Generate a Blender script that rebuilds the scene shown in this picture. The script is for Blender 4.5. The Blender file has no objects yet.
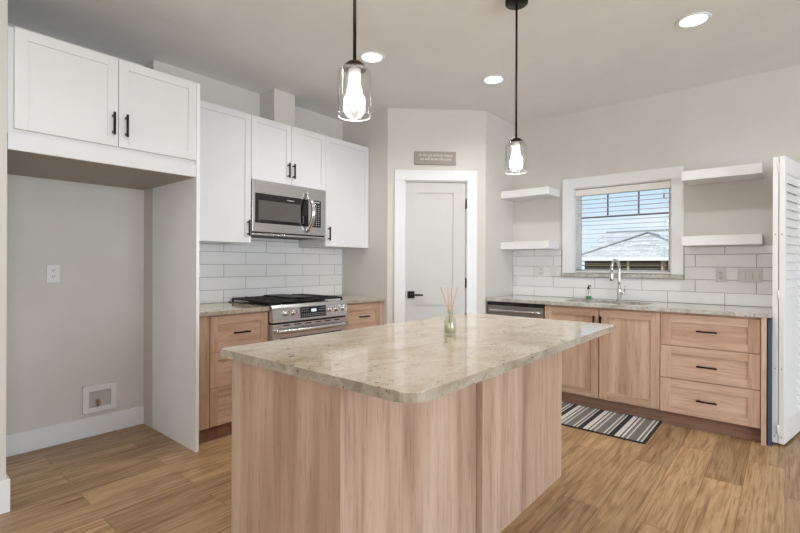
import bpy, bmesh, math, random
from mathutils import Matrix, Vector
random.seed(4)
PI = math.pi
SC = bpy.context.scene
COL = SC.collection

# ------------------------------------------------------------------ camera, world, exposure
CAM_Z = 1.2409
cam_d = bpy.data.cameras.new('camera')
cam = bpy.data.objects.new('camera', cam_d)
COL.objects.link(cam)
cam_d.sensor_width = 36.0
cam_d.lens = 456.385 / 800 * 36
cam_d.shift_y = -1.9 / 800
cam_d.clip_start = 0.02
cam_d.clip_end = 400
YAW, ROLL = math.radians(40.2135), math.radians(0.2178)
cam.matrix_world = (Matrix.Translation((0, 0, CAM_Z)) @ Matrix.Rotation(YAW, 4, 'Z')
                    @ Matrix.Rotation(PI / 2, 4, 'X') @ Matrix.Rotation(ROLL, 4, 'Z'))
SC.camera = cam

SC.view_settings.view_transform = 'Standard'
SC.view_settings.look = 'None'
SC.view_settings.gamma = 1
SC.view_settings.use_curve_mapping = False
SC.view_settings.exposure = 0.17

world = bpy.data.worlds.new('sky')
SC.world = world
world.use_nodes = True
wt = world.node_tree
wt.nodes.clear()
w_out = wt.nodes.new('ShaderNodeOutputWorld')
w_bg = wt.nodes.new('ShaderNodeBackground')
w_tc = wt.nodes.new('ShaderNodeTexCoord')
w_sep = wt.nodes.new('ShaderNodeSeparateXYZ')
w_ramp = wt.nodes.new('ShaderNodeValToRGB')
w_map = wt.nodes.new('ShaderNodeMapping')
w_noise = wt.nodes.new('ShaderNodeTexNoise')
w_cr = wt.nodes.new('ShaderNodeValToRGB')
w_mix = wt.nodes.new('ShaderNodeMixRGB')
wt.links.new(w_tc.outputs['Generated'], w_sep.inputs[0])
wt.links.new(w_sep.outputs['Z'], w_ramp.inputs[0])
w_ramp.color_ramp.elements[0].position = 0.0
w_ramp.color_ramp.elements[0].color = (0.80, 0.90, 1.0, 1)
w_ramp.color_ramp.elements[1].position = 0.25
w_ramp.color_ramp.elements[1].color = (0.40, 0.66, 0.95, 1)
w_map.inputs['Scale'].default_value = (3, 3, 9)
wt.links.new(w_tc.outputs['Generated'], w_map.inputs[0])
wt.links.new(w_map.outputs[0], w_noise.inputs['Vector'])
w_noise.inputs['Scale'].default_value = 1.6
w_noise.inputs['Detail'].default_value = 5
wt.links.new(w_noise.outputs[0], w_cr.inputs[0])
w_cr.color_ramp.elements[0].position = 0.48
w_cr.color_ramp.elements[0].color = (0, 0, 0, 1)
w_cr.color_ramp.elements[1].position = 0.68
w_cr.color_ramp.elements[1].color = (0.85, 0.85, 0.85, 1)
wt.links.new(w_cr.outputs[0], w_mix.inputs[0])
wt.links.new(w_ramp.outputs[0], w_mix.inputs[1])
w_mix.inputs[2].default_value = (0.95, 0.97, 1.0, 1)
wt.links.new(w_mix.outputs[0], w_bg.inputs[0])
w_bg.inputs[1].default_value = 1.0
wt.links.new(w_bg.outputs[0], w_out.inputs[0])


def lamp(name, kind, loc, energy, color=(1, 1, 1), size=None, aim=None, parent=None, **kw):
    d = bpy.data.lights.new(name, kind)
    d.energy = energy
    d.color = color
    if kind == 'AREA':
        d.shape = 'RECTANGLE'
        d.size, d.size_y = size
    elif kind in ('POINT', 'SPOT'):
        d.shadow_soft_size = size or 0.05
    for k, v in kw.items():
        setattr(d, k, v)
    o = bpy.data.objects.new(name, d)
    COL.objects.link(o)
    o.location = loc
    if aim:
        o.rotation_euler = Vector(aim).to_track_quat('-Z', 'Y').to_euler()
    if parent:
        o.parent = parent
    return o


sun = lamp('sun', 'SUN', (0, 0, 30), 4.5, (1, 0.96, 0.9), aim=(0.45, 0.62, -0.75), angle=0.01)
# daylight from the glazed openings of the living side of the room (right wall and behind)
lamp('daylight_patio', 'AREA', (4.42, 0.6, 1.25), 185, (0.83, 0.915, 1.0), (4.2, 2.2), (-1, 0, 0))
lamp('daylight_living', 'AREA', (0.6, -4.42, 1.35), 52, (1.0, 0.92, 0.82), (4.6, 2.0), (0, 1, 0))

# ------------------------------------------------------------------ helpers
WM = {}          # world matrix of every object built here (by name)


def W(o):
    return WM.get(o.name, Matrix.Identity(4)) if o else Matrix.Identity(4)


def bx(bm, x0, x1, y0, y1, z0, z1, mi=0, bev=0.0, seg=2):
    x0, x1 = sorted((x0, x1)); y0, y1 = sorted((y0, y1)); z0, z1 = sorted((z0, z1))
    vs = [bm.verts.new(p) for p in ((x0, y0, z0), (x1, y0, z0), (x1, y1, z0), (x0, y1, z0),
                                    (x0, y0, z1), (x1, y0, z1), (x1, y1, z1), (x0, y1, z1))]
    fs = [bm.faces.new([vs[i] for i in q]) for q in
          ((0, 3, 2, 1), (4, 5, 6, 7), (0, 1, 5, 4), (1, 2, 6, 5), (2, 3, 7, 6), (3, 0, 4, 7))]
    for f in fs:
        f.material_index = mi
    if bev > 0:
        es = list({e for f in fs for e in f.edges})
        r = bmesh.ops.bevel(bm, geom=es, offset=bev, segments=seg, affect='EDGES', profile=0.5)
        for f in r['faces']:
            f.material_index = mi
    return vs


def prism(bm, pts, z0, z1, mi=0, bev=0.0, seg=3):
    n = len(pts)
    a = [bm.verts.new((x, y, z0)) for x, y in pts]
    b = [bm.verts.new((x, y, z1)) for x, y in pts]
    fs = [bm.faces.new(a[::-1]), bm.faces.new(b)]
    for i in range(n):
        fs.append(bm.faces.new((a[i], a[(i + 1) % n], b[(i + 1) % n], b[i])))
    for f in fs:
        f.material_index = mi
    if bev > 0:
        es = list(set(list(fs[0].edges) + list(fs[1].edges)))
        bmesh.ops.bevel(bm, geom=es, offset=bev, segments=seg, affect='EDGES', profile=0.5)
    return fs


def frame_of(d):
    d = Vector(d).normalized()
    u = d.orthogonal().normalized()
    return u, d.cross(u)


def tube(bm, pts, r, seg=12, mi=0, caps=True, radii=None):
    pts = [Vector(p) for p in pts]
    rings = []
    u = None
    for i, p in enumerate(pts):
        if i == 0:
            d = pts[1] - pts[0]
        elif i == len(pts) - 1:
            d = pts[-1] - pts[-2]
        else:
            d = (pts[i + 1] - p).normalized() + (p - pts[i - 1]).normalized()
        d.normalize()
        if u is None:
            u, v = frame_of(d)
        else:
            u = (u - d * u.dot(d)).normalized()
            v = d.cross(u)
        rr = radii[i] if radii else r
        rings.append([bm.verts.new(p + (u * math.cos(2 * PI * k / seg) + v * math.sin(2 * PI * k / seg)) * rr)
                      for k in range(seg)])
    for a, b in zip(rings, rings[1:]):
        for k in range(seg):
            f = bm.faces.new((a[k], a[(k + 1) % seg], b[(k + 1) % seg], b[k]))
            f.smooth = True
            f.material_index = mi
    if caps:
        for q in (rings[0][::-1], rings[-1]):
            f = bm.faces.new(q)
            f.material_index = mi
    return rings


def lathe(bm, prof, c=(0, 0, 0), seg=28, mi=0, smooth=True):
    c = Vector(c)
    rings = []
    for r, z in prof:
        if r < 1e-6:
            rings.append([bm.verts.new(c + Vector((0, 0, z)))])
        else:
            rings.append([bm.verts.new(c + Vector((r * math.cos(2 * PI * k / seg), r * math.sin(2 * PI * k / seg), z)))
                          for k in range(seg)])
    for a, b in zip(rings, rings[1:]):
        for k in range(seg):
            k2 = (k + 1) % seg
            if len(a) == 1 and len(b) == 1:
                continue
            if len(a) == 1:
                f = bm.faces.new((a[0], b[k2], b[k]))
            elif len(b) == 1:
                f = bm.faces.new((a[k], a[k2], b[0]))
            else:
                f = bm.faces.new((a[k], a[k2], b[k2], b[k]))
            f.smooth = smooth
            f.material_index = mi


def edged(bm):
    """second material on the upright faces of a slab"""
    bm.normal_update()
    for f in bm.faces:
        if abs(f.normal.z) < 0.6:
            f.material_index = 1
    return bm


def new():
    return bmesh.new()


def part(name, bm, mats, parent=None):
    """link a bmesh (in world coordinates) as ONE mesh object, below parent when given"""
    bmesh.ops.recalc_face_normals(bm, faces=bm.faces)
    me = bpy.data.meshes.new(name)
    bm.to_mesh(me)
    bm.free()
    for m in (mats if isinstance(mats, (list, tuple)) else [mats]):
        me.materials.append(m)
    o = bpy.data.objects.new(name, me)
    COL.objects.link(o)
    if parent is not None:
        me.transform(W(parent).inverted())
        o.parent = parent
    WM[o.name] = W(parent).copy()
    return o


def tag(o, label, cat=None, group=None, kind=None):
    if label:
        o['label'] = label
    if cat:
        o['category'] = cat
    if group:
        o['group'] = group
    if kind:
        o['kind'] = kind
    return o


def thing(name, label, cat, loc=(0, 0, 0), rz=0.0, group=None, kind=None):
    o = bpy.data.objects.new(name, None)
    COL.objects.link(o)
    o.empty_display_size = 0.1
    o.location = loc
    o.rotation_euler = (0, 0, rz)
    WM[o.name] = Matrix.Translation(loc) @ Matrix.Rotation(rz, 4, 'Z')
    return tag(o, label, cat, group, kind)


def struct(name, bm, mats, label=None):
    o = part(name, bm, mats)
    o['kind'] = 'structure'
    if label:
        o['label'] = label
        o['category'] = name.split('_')[0]
    return o


# ------------------------------------------------------------------ materials
def srgb(r, g, b):
    def f(c):
        c /= 255
        return c / 12.92 if c <= 0.04045 else ((c + 0.055) / 1.055) ** 2.4
    return (f(r), f(g), f(b), 1)


class NT:
    def __init__(s, name):
        s.m = bpy.data.materials.new(name)
        s.m.use_nodes = True
        s.t = s.m.node_tree
        s.t.nodes.clear()
        s.out = s.t.nodes.new('ShaderNodeOutputMaterial')

    def n(s, typ, **kw):
        nd = s.t.nodes.new(typ)
        for k, v in kw.items():
            if k.startswith('i_'):
                nd.inputs[k[2:].replace('_', ' ')].default_value = v
            else:
                setattr(nd, k, v)
        return nd

    def l(s, a, b):
        s.t.links.new(a, b)

    def bsdf(s, **kw):
        b = s.t.nodes.new('ShaderNodeBsdfPrincipled')
        for k, v in kw.items():
            b.inputs[k].default_value = v
        s.l(b.outputs[0], s.out.inputs[0])
        return b

    def ramp(s, fac, stops, interp='LINEAR'):
        r = s.n('ShaderNodeValToRGB')
        r.color_ramp.interpolation = interp
        el = r.color_ramp.elements
        while len(el) < len(stops):
            el.new(0.5)
        for e, (p, c) in zip(el, stops):
            e.position = p
            e.color = c if len(c) == 4 else (*c, 1)
        s.l(fac, r.inputs[0])
        return r.outputs[0]

    def coords(s, scale=(1, 1, 1), random_shift=False):
        tc = s.n('ShaderNodeTexCoord')
        v = tc.outputs['Object']
        if random_shift:
            oi = s.n('ShaderNodeObjectInfo')
            mu = s.n('ShaderNodeMath', operation='MULTIPLY')
            s.l(oi.outputs['Random'], mu.inputs[0])
            mu.inputs[1].default_value = 37.0
            ad = s.n('ShaderNodeVectorMath', operation='ADD')
            s.l(v, ad.inputs[0])
            s.l(mu.outputs[0], ad.inputs[1])
            v = ad.outputs[0]
        mp = s.n('ShaderNodeMapping')
        mp.inputs['Scale'].default_value = scale
        s.l(v, mp.inputs[0])
        return mp.outputs[0]

    def noise(s, vec, scale, detail=4, rough=0.55, dist=0.0):
        nz = s.n('ShaderNodeTexNoise')
        nz.inputs['Scale'].default_value = scale
        nz.inputs['Detail'].default_value = detail
        nz.inputs['Roughness'].default_value = rough
        nz.inputs['Distortion'].default_value = dist
        s.l(vec, nz.inputs['Vector'])
        return nz.outputs[0]

    def mix(s, fac, a, b, typ='MIX'):
        m = s.n('ShaderNodeMixRGB', blend_type=typ)
        for i, x in ((0, fac), (1, a), (2, b)):
            if hasattr(x, 'is_output'):
                s.l(x, m.inputs[i])
            else:
                m.inputs[i].default_value = x
        return m.outputs[0]

    def bump(s, h, b, strength=0.2, dist=0.01):
        bp = s.n('ShaderNodeBump')
        bp.inputs['Strength'].default_value = strength
        bp.inputs['Distance'].default_value = dist
        s.l(h, bp.inputs['Height'])
        s.l(bp.outputs[0], b.inputs['Normal'])


def paint(name, col, rough=0.6, bump=0.06, scale=140, spec=0.4):
    t = NT(name)
    b = t.bsdf(Roughness=rough)
    b.inputs['Specular IOR Level'].default_value = spec
    v = t.coords()
    c2 = tuple(x * 0.965 for x in col[:3]) + (1,)
    t.l(t.ramp(t.noise(v, 3.0), [(0.35, c2), (0.65, col)]), b.inputs['Base Color'])
    if bump:
        t.bump(t.noise(v, scale, 3), b, bump, 0.002)
    return t.m


def plain(name, col, rough=0.4, metal=0.0, var=0.06, scale=30, spec=0.5, coat=0.0):
    t = NT(name)
    b = t.bsdf(Roughness=rough, Metallic=metal)
    b.inputs['Specular IOR Level'].default_value = spec
    b.inputs['Coat Weight'].default_value = coat
    v = t.coords()
    c2 = tuple(x * (1 - var) for x in col[:3]) + (1,)
    t.l(t.ramp(t.noise(v, scale), [(0.3, c2), (0.7, col)]), b.inputs['Base Color'])
    return t.m


def steel(name, col, rough, axis_scale):
    t = NT(name)
    b = t.bsdf(Metallic=1.0, Roughness=rough)
    v = t.coords(axis_scale)
    nz = t.noise(v, 1.0, 3)
    c2 = tuple(x * 0.88 for x in col[:3]) + (1,)
    t.l(t.ramp(nz, [(0.3, c2), (0.7, col)]), b.inputs['Base Color'])
    t.bump(nz, b, 0.04, 0.001)
    return t.m


OAK_D, OAK_M, OAK_L = srgb(162, 129, 104), srgb(193, 160, 136), srgb(209, 179, 157)


def oak(name, axis, d=OAK_D, m=OAK_M, l=OAK_L):
    t = NT(name)
    b = t.bsdf(Roughness=0.48)
    b.inputs['Specular IOR Level'].default_value = 0.35
    sc = [16.0, 16.0, 16.0]
    sc[axis] = 0.9
    v = t.coords(tuple(sc), True)
    broad = t.noise(v, 0.55, 3, 0.55, 0.6)
    sc2 = [75.0, 75.0, 75.0]
    sc2[axis] = 4.0
    fine = t.noise(t.coords(tuple(sc2), True), 1.5, 5, 0.65)
    base = t.ramp(broad, [(0.28, d), (0.47, m), (0.66, l)])
    pores = t.ramp(fine, [(0.34, (0.60, 0.54, 0.50, 1)), (0.47, (1, 1, 1, 1))])
    t.l(t.mix(0.62, base, pores, 'MULTIPLY'), b.inputs['Base Color'])
    t.bump(fine, b, 0.08, 0.001)
    return t.m


M = {}
M['wall'] = paint('greige_wall_paint', srgb(213, 209, 203), 0.7)
M['ceiling'] = paint('ceiling_paint', srgb(234, 234, 233), 0.8, 0.15, 60)
M['trim'] = paint('white_trim_paint', srgb(233, 234, 235), 0.35, 0)
M['white'] = paint('white_cabinet_lacquer', srgb(225, 226, 227), 0.35, 0)
M['panel_grey'] = paint('pale_grey_panel_lacquer', srgb(240, 243, 246), 0.4, 0)
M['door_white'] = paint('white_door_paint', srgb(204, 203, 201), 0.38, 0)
M['bifold'] = paint('white_bifold_paint', srgb(242, 243, 243), 0.4, 0)
M['soffit'] = paint('greyer_cabinet_underside', srgb(168, 160, 150), 0.6, 0)  # underside in a darker, greyer tone than the white cabinet
M['plastic'] = paint('white_plastic', srgb(228, 227, 224), 0.35, 0)
M['oak_x'] = oak('oak_grain_along_x', 0)
M['oak_y'] = oak('oak_grain_along_y', 1)
M['oak_z'] = oak('oak_grain_upright', 2)
M['toe_shaded'] = oak('oak_plinth_shaded', 0, srgb(120, 90, 74), srgb(140, 108, 90), srgb(152, 120, 100))  # darker copy of the same oak; toe-space shade put into the colour
M['black'] = plain('black_metal', (0.012, 0.011, 0.011, 1), 0.35, 0.6)
M['bronze'] = plain('dark_bronze', (0.035, 0.028, 0.024, 1), 0.35, 0.8)
M['iron'] = plain('black_cast_iron', (0.012, 0.012, 0.012, 1), 0.5, 0.0)
M['dark'] = plain('dark_void', (0.01, 0.01, 0.01, 1), 0.6)
M['blackglass'] = plain('black_glass', (0.008, 0.008, 0.008, 1), 0.04, 0.0, coat=0.3)
M['micglass'] = plain('smoked_door_glass', (0.09, 0.085, 0.08, 1), 0.12, 0.0, spec=0.9)
M['steel'] = steel('brushed_steel', (0.66, 0.665, 0.675, 1), 0.27, (300, 2, 300))
M['steel_x'] = steel('brushed_steel_dishwasher', (0.40, 0.39, 0.38, 1), 0.28, (2, 300, 300))
M['sinksteel'] = steel('sink_steel', (0.62, 0.61, 0.60, 1), 0.3, (2, 200, 200))
M['chrome'] = plain('polished_chrome', (0.78, 0.77, 0.76, 1), 0.10, 1.0)
M['screen'] = plain('grey_mark', (0.55, 0.55, 0.56, 1), 0.4)
M['tile'] = plain('white_glazed_tile', srgb(237, 238, 238), 0.10, 0.0, 0.03, 4)
M['grout'] = plain('grey_grout', srgb(140, 137, 133), 0.8)
M['blue'] = plain('dark_blue_lacquer', srgb(52, 76, 100), 0.45, 0.0)
M['reed'] = plain('rattan_reed', srgb(206, 160, 108), 0.6)
M['pewter'] = plain('grey_sign_board', srgb(158, 150, 140), 0.6)
M['letter'] = plain('white_lettering', srgb(236, 232, 224), 0.6)
M['brass'] = plain('brass_fitting', (0.55, 0.42, 0.24, 1), 0.3, 1.0)
M['muntin'] = plain('grey_window_bar', srgb(120, 124, 128), 0.4)
M['slat'] = plain('white_blind_slat', srgb(238, 237, 234), 0.4)


def granite(name, scale=1.0, warm=True, cut=False):
    t = NT(name)
    b = t.bsdf(Roughness=0.07)
    b.inputs['Specular IOR Level'].default_value = 0.55
    v = t.coords((1, 1, 1))
    vs = t.coords((2.2, 1.0, 1.6))
    big = t.noise(vs, 5.0, 6, 0.62, 0.7)
    if warm:
        base = t.ramp(big, [(0.32, srgb(190, 172, 146)), (0.46, srgb(206, 191, 166)), (0.60, srgb(216, 203, 181)), (0.75, srgb(202, 187, 163))])
    else:
        base = t.ramp(big, [(0.32, srgb(160, 154, 148)), (0.50, srgb(192, 188, 182)), (0.72, srgb(212, 208, 202))])
    if cut:     # upright edge faces: darker, greyer base than the top
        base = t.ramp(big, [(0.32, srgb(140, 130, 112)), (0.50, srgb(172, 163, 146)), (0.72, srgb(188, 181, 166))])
    grain = t.noise(v, 150.0, 3, 0.7)
    c = t.mix(0.5, base, t.ramp(grain, [(0.34, (0.62, 0.58, 0.53, 1)), (0.52, (1, 1, 1, 1)), (0.70, (1.08, 1.06, 1.03, 1))]), 'MULTIPLY')
    clus = t.noise(vs, 11.0, 3, 0.6, 1.5)
    fl = t.noise(v, 75.0, 4, 0.6)
    m1 = t.n('ShaderNodeMath', operation='MULTIPLY')
    t.l(t.ramp(clus, [(0.50, (0, 0, 0, 1)), (0.64, (1, 1, 1, 1))]), m1.inputs[0])
    t.l(t.ramp(fl, [(0.54, (0, 0, 0, 1)), (0.62, (1, 1, 1, 1))]), m1.inputs[1])
    c = t.mix(m1.outputs[0], c, srgb(106, 90, 74))
    vor = t.n('ShaderNodeTexVoronoi')
    vor.inputs['Scale'].default_value = 34.0
    t.l(v, vor.inputs['Vector'])
    spots = t.ramp(vor.outputs['Distance'], [(0.10, (1, 1, 1, 1)), (0.16, (0, 0, 0, 1))])
    m2 = t.n('ShaderNodeMath', operation='MULTIPLY')
    t.l(spots, m2.inputs[0])
    t.l(t.ramp(t.noise(v, 9.0, 2), [(0.50, (0, 0, 0, 1)), (0.56, (1, 1, 1, 1))]), m2.inputs[1])
    c = t.mix(m2.outputs[0], c, srgb(52, 42, 38))
    t.l(c, b.inputs['Base Color'])
    return t.m


M['granite'] = granite('cream_speckled_granite')
M['granite_edge'] = granite('cream_granite_dark_edge', cut=True)
M['granite_reflection_grey'] = granite('cream_granite_reflection_grey', warm=False)  # same cream stone; grey of the wall's reflection put into the colour


def floor_mat():
    t = NT('oak_plank_flooring')
    b = t.bsdf(Roughness=0.38)
    b.inputs['Specular IOR Level'].default_value = 0.4
    tc = t.n('ShaderNodeTexCoord')
    sp = t.n('ShaderNodeSeparateXYZ')
    t.l(tc.outputs['Object'], sp.inputs[0])
    cb = t.n('ShaderNodeCombineXYZ')
    t.l(sp.outputs['Y'], cb.inputs['X'])
    t.l(sp.outputs['X'], cb.inputs['Y'])
    br = t.n('ShaderNodeTexBrick', offset=0.37, offset_frequency=2)
    br.inputs['Scale'].default_value = 1.0
    br.inputs['Brick Width'].default_value = 1.22
    br.inputs['Row Height'].default_value = 0.182
    br.inputs['Mortar Size'].default_value = 0.0012
    br.inputs['Mortar Smooth'].default_value = 0.2
    br.inputs['Color1'].default_value = (0, 0, 0, 1)
    br.inputs['Color2'].default_value = (1, 1, 1, 1)
    br.inputs['Mortar'].default_value = (0.5, 0.5, 0.5, 1)
    t.l(cb.outputs[0], br.inputs['Vector'])
    sh = t.n('ShaderNodeVectorMath', operation='MULTIPLY_ADD')
    t.l(br.outputs['Color'], sh.inputs[0])
    sh.inputs[1].default_value = (7.3, 11.1, 5.7)
    t.l(cb.outputs[0], sh.inputs[2])
    mp = t.n('ShaderNodeMapping')
    mp.inputs['Scale'].default_value = (1.0, 11.0, 1)
    t.l(sh.outputs[0], mp.inputs[0])
    broad = t.noise(mp.outputs[0], 1.3, 5, 0.62, 2.0)
    mp2 = t.n('ShaderNodeMapping')
    mp2.inputs['Scale'].default_value = (2.2, 60.0, 1)
    t.l(sh.outputs[0], mp2.inputs[0])
    fine = t.noise(mp2.outputs[0], 1.5, 5, 0.65, 0.3)
    base = t.ramp(broad, [(0.26, srgb(132, 98, 66)), (0.42, srgb(172, 138, 100)), (0.58, srgb(196, 164, 126)), (0.76, srgb(156, 122, 87))])
    tone = t.ramp(br.outputs['Color'], [(0.0, (0.78, 0.77, 0.76, 1)), (1.0, (1.12, 1.12, 1.12, 1))])
    c = t.mix(1.0, base, tone, 'MULTIPLY')
    c = t.mix(0.8, c, t.ramp(fine, [(0.36, (0.50, 0.44, 0.38, 1)), (0.50, (1, 1, 1, 1))]), 'MULTIPLY')
    c = t.mix(br.outputs['Fac'], c, srgb(98, 70, 44))
    t.l(c, b.inputs['Base Color'])
    t.bump(fine, b, 0.06, 0.001)
    return t.m


M['floor'] = floor_mat()


def clear_glass(name, tint=(1, 1, 1, 1), refl=1.0):
    t = NT(name)
    tr = t.n('ShaderNodeBsdfTransparent')
    tr.inputs[0].default_value = tint
    gl = t.n('ShaderNodeBsdfGlossy')
    gl.inputs['Roughness'].default_value = 0.02
    lw = t.n('ShaderNodeLayerWeight')
    lw.inputs['Blend'].default_value = 0.5
    pw = t.n('ShaderNodeMath', operation='POWER')
    t.l(lw.outputs['Facing'], pw.inputs[0])
    pw.inputs[1].default_value = 4.0
    mu = t.n('ShaderNodeMath', operation='MULTIPLY_ADD', use_clamp=True)
    t.l(pw.outputs[0], mu.inputs[0])
    mu.inputs[1].default_value = 0.75 * refl
    mu.inputs[2].default_value = 0.04 * refl
    mx = t.n('ShaderNodeMixShader')
    t.l(mu.outputs[0], mx.inputs[0])
    t.l(tr.outputs[0], mx.inputs[1])
    t.l(gl.outputs[0], mx.inputs[2])
    t.l(mx.outputs[0], t.out.inputs[0])
    return t.m


M['glass'] = clear_glass('clear_window_glass', (0.97, 0.98, 0.98, 1), 0.6)
M['shade'] = clear_glass('clear_lamp_glass', (0.985, 0.985, 0.98, 1), 1.3)
M['rim'] = plain('painted_rim_highlight', (0.85, 0.85, 0.83, 1), 0.08, 0, 0.02)  # opaque white standing in for the bulb's highlight on the glass rim
M['bottle'] = clear_glass('green_tinted_glass', (0.94, 0.97, 0.95, 1), 1.5)


def emit(name, col, strength):
    t = NT(name)
    e = t.n('ShaderNodeEmission')
    e.inputs[0].default_value = col
    e.inputs[1].default_value = strength
    t.l(e.outputs[0], t.out.inputs[0])
    return t.m


M['bulb'] = emit('glowing_bulb', (1, 0.93, 0.82, 1), 14)
M['can'] = emit('glowing_diffuser', (1, 0.97, 0.92, 1), 6)
M['lcd'] = emit('lit_clock', (0.75, 0.85, 1, 1), 0.9)
M['soap'] = plain('green_soap', srgb(40, 135, 85), 0.3)
M['oil'] = plain('yellow_green_oil', srgb(200, 198, 150), 0.2)


def rug_mat():
    t = NT('striped_rug_weave')
    b = t.bsdf(Roughness=0.95)
    b.inputs['Specular IOR Level'].default_value = 0.1
    tc = t.n('ShaderNodeTexCoord')
    sp = t.n('ShaderNodeSeparateXYZ')
    t.l(tc.outputs['Object'], sp.inputs[0])
    mu = t.n('ShaderNodeMath', operation='MULTIPLY')
    t.l(sp.outputs['X'], mu.inputs[0])
    mu.inputs[1].default_value = 1 / RUG_PERIOD
    fr = t.n('ShaderNodeMath', operation='FRACT')
    t.l(mu.outputs[0], fr.inputs[0])
    D, G, L, K = srgb(62, 62, 64), srgb(150, 148, 144), srgb(222, 218, 210), srgb(128, 126, 122)
    # from the right-hand end of one repeat to its left-hand end
    stops = [(0.0, D), (0.17, L), (0.33, D), (0.37, L), (0.45, D), (0.48, G), (0.54, L), (0.585, K), (0.83, L), (0.88, K), (0.96, L)]
    c = t.ramp(fr.outputs[0], stops, 'CONSTANT')
    v = t.coords((300, 90, 300))
    c = t.mix(0.25, c, t.noise(v, 1.0, 2), 'MULTIPLY')
    t.l(c, b.inputs['Base Color'])
    t.bump(t.noise(v, 1.0, 2), b, 0.3, 0.002)
    return t.m


RUG_PERIOD = 0.222
M['rug'] = rug_mat()
M['rug_edge'] = plain('black_rug_binding', srgb(42, 42, 44), 0.9)


def shingles():
    t = NT('grey_roof_shingles')
    b = t.bsdf(Roughness=0.9)
    v = t.coords((1, 1, 1))
    br = t.n('ShaderNodeTexBrick', offset=0.5)
    br.inputs['Scale'].default_value = 1.0
    br.inputs['Brick Width'].default_value = 0.33
    br.inputs['Row Height'].default_value = 0.13
    br.inputs['Mortar Size'].default_value = 0.008
    br.inputs['Color1'].default_value = srgb(166, 167, 168)
    br.inputs['Color2'].default_value = srgb(196, 197, 198)
    br.inputs['Mortar'].default_value = srgb(140, 140, 142)
    t.l(v, br.inputs['Vector'])
    c = t.mix(0.4, br.outputs['Color'], t.ramp(t.noise(v, 9.0, 4), [(0.3, (0.6, 0.6, 0.6, 1)), (0.7, (1.15, 1.15, 1.15, 1))]), 'MULTIPLY')
    t.l(c, b.inputs['Base Color'])
    return t.m


M['shingle'] = shingles()
M['brown'] = plain('dark_brown_siding', srgb(74, 52, 42), 0.8)
M['timber'] = plain('pale_timber', srgb(176, 150, 116), 0.7)
M['grass'] = plain('dry_grass', srgb(140, 145, 92), 0.95, 0, 0.3, 2)
M['leaf'] = plain('yellow_green_leaves', srgb(160, 170, 70), 0.8, 0, 0.45, 6)

# ------------------------------------------------------------------ the room's measures (metres)
XW = -3.647      # range wall
XA = -3.812      # fridge alcove wall
YW = 4.6436      # window wall
YP = 3.346       # pantry return wall
XP = -2.2937     # pantry side wall
HC = 2.78        # ceiling
DA = Vector((-2.9934, YP, 0)); DB = Vector((XP, 4.0313, 0))   # diagonal wall ends
DT = (DB - DA).normalized(); DL = (DB - DA).length
DN = Vector((DT.y, -DT.x, 0))                                  # towards the room
X1, Y0 = 4.5, -4.5

# ------------------------------------------------------------------ structure
bm = new(); bx(bm, XA - 0.3, X1 + 0.2, Y0 - 0.2, YW + 1.3, -0.12, 0)
struct('floor', bm, M['floor'], 'brown oak plank floor of the kitchen')
bm = new(); bx(bm, XA - 0.3, X1 + 0.2, Y0 - 0.2, YW + 1.3, HC, HC + 0.12)
struct('ceiling', bm, M['ceiling'], 'flat greige kitchen ceiling with recessed lights')

# left side: fridge alcove, then the range wall standing further out
bm = new()
bx(bm, XA - 0.2, XA, 0.30, 1.4240, 0, HC)
bx(bm, XA - 0.2, XW, 1.4240, YP + 1.4, 0, HC)
struct('wall_left', bm, M['wall'], 'greige wall behind range and fridge alcove')
bm = new()
bx(bm, XA - 0.2, -2.968, 0.33, 0.472, 0, HC)
bx(bm, -3.11, -2.968, Y0, 0.33, 0, HC)
struct('wall_front_left', bm, M['wall'], 'end of the greige wall left of the fridge alcove')

# pantry corner: return, diagonal with door opening, side
OP0, OP1, OPZ = 0.167, 0.791, 2.073


def dpt(u, w, z):
    p = DA + DT * u + DN * w
    return Vector((p.x, p.y, z))


def dbox(bm, u0, u1, w0, w1, z0, z1, mi=0, bev=0.0):
    """a box in the diagonal wall's own frame, w towards the room"""
    vs = bx(bm, u0, u1, w0, w1, z0, z1, mi, 0)
    fs = {f for v in vs for f in v.link_faces}
    for v in vs:
        v.co = dpt(v.co.x, v.co.y, v.co.z)
    if bev:
        r = bmesh.ops.bevel(bm, geom=list({e for f in fs for e in f.edges}), offset=bev, segments=2, affect='EDGES', profile=0.5)
        for f in r['faces']:
            f.material_index = mi


bm = new()
bx(bm, XW - 0.1, DA.x, YP, YP + 0.115, 0, HC)
dbox(bm, -0.0, OP0, -0.115, 0, 0, HC)
dbox(bm, OP1, DL, -0.115, 0, 0, HC)
dbox(bm, OP0, OP1, -0.115, 0, OPZ, HC)
bx(bm, XP - 0.115, XP, DB.y, YW + 0.1, 0, HC)
struct('wall_pantry', bm, M['wall'], 'angled greige corner wall around the pantry door')

# window wall with the sink window and the closet opening
WX0, WX1, WZ0, WZ1 = -1.635, -0.772, 1.150, 2.010
CX0, CX1, CZ = 0.10, 1.60, 2.06
T = 0.15
bm = new()
bx(bm, XP - 0.3, WX0, YW, YW + T, 0, HC)
bx(bm, WX0, WX1, YW, YW + T, 0, WZ0)
bx(bm, WX0, WX1, YW, YW + T, WZ1, HC)
bx(bm, WX1, CX0, YW, YW + T, 0, HC)
bx(bm, CX0, CX1, YW, YW + T, CZ, HC)
bx(bm, CX1, X1 + 0.2, YW, YW + T, 0, HC)
struct('wall_back', bm, M['wall'], 'greige wall with the sink window')
bm = new()
bx(bm, CX0 - 0.12, CX0, YW + T, YW + 1.1, 0, HC)
bx(bm, CX1, CX1 + 0.12, YW + T, YW + 1.1, 0, HC)
bx(bm, CX0 - 0.12, CX1 + 0.12, YW + 1.1, YW + 1.2, 0, HC)
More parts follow.
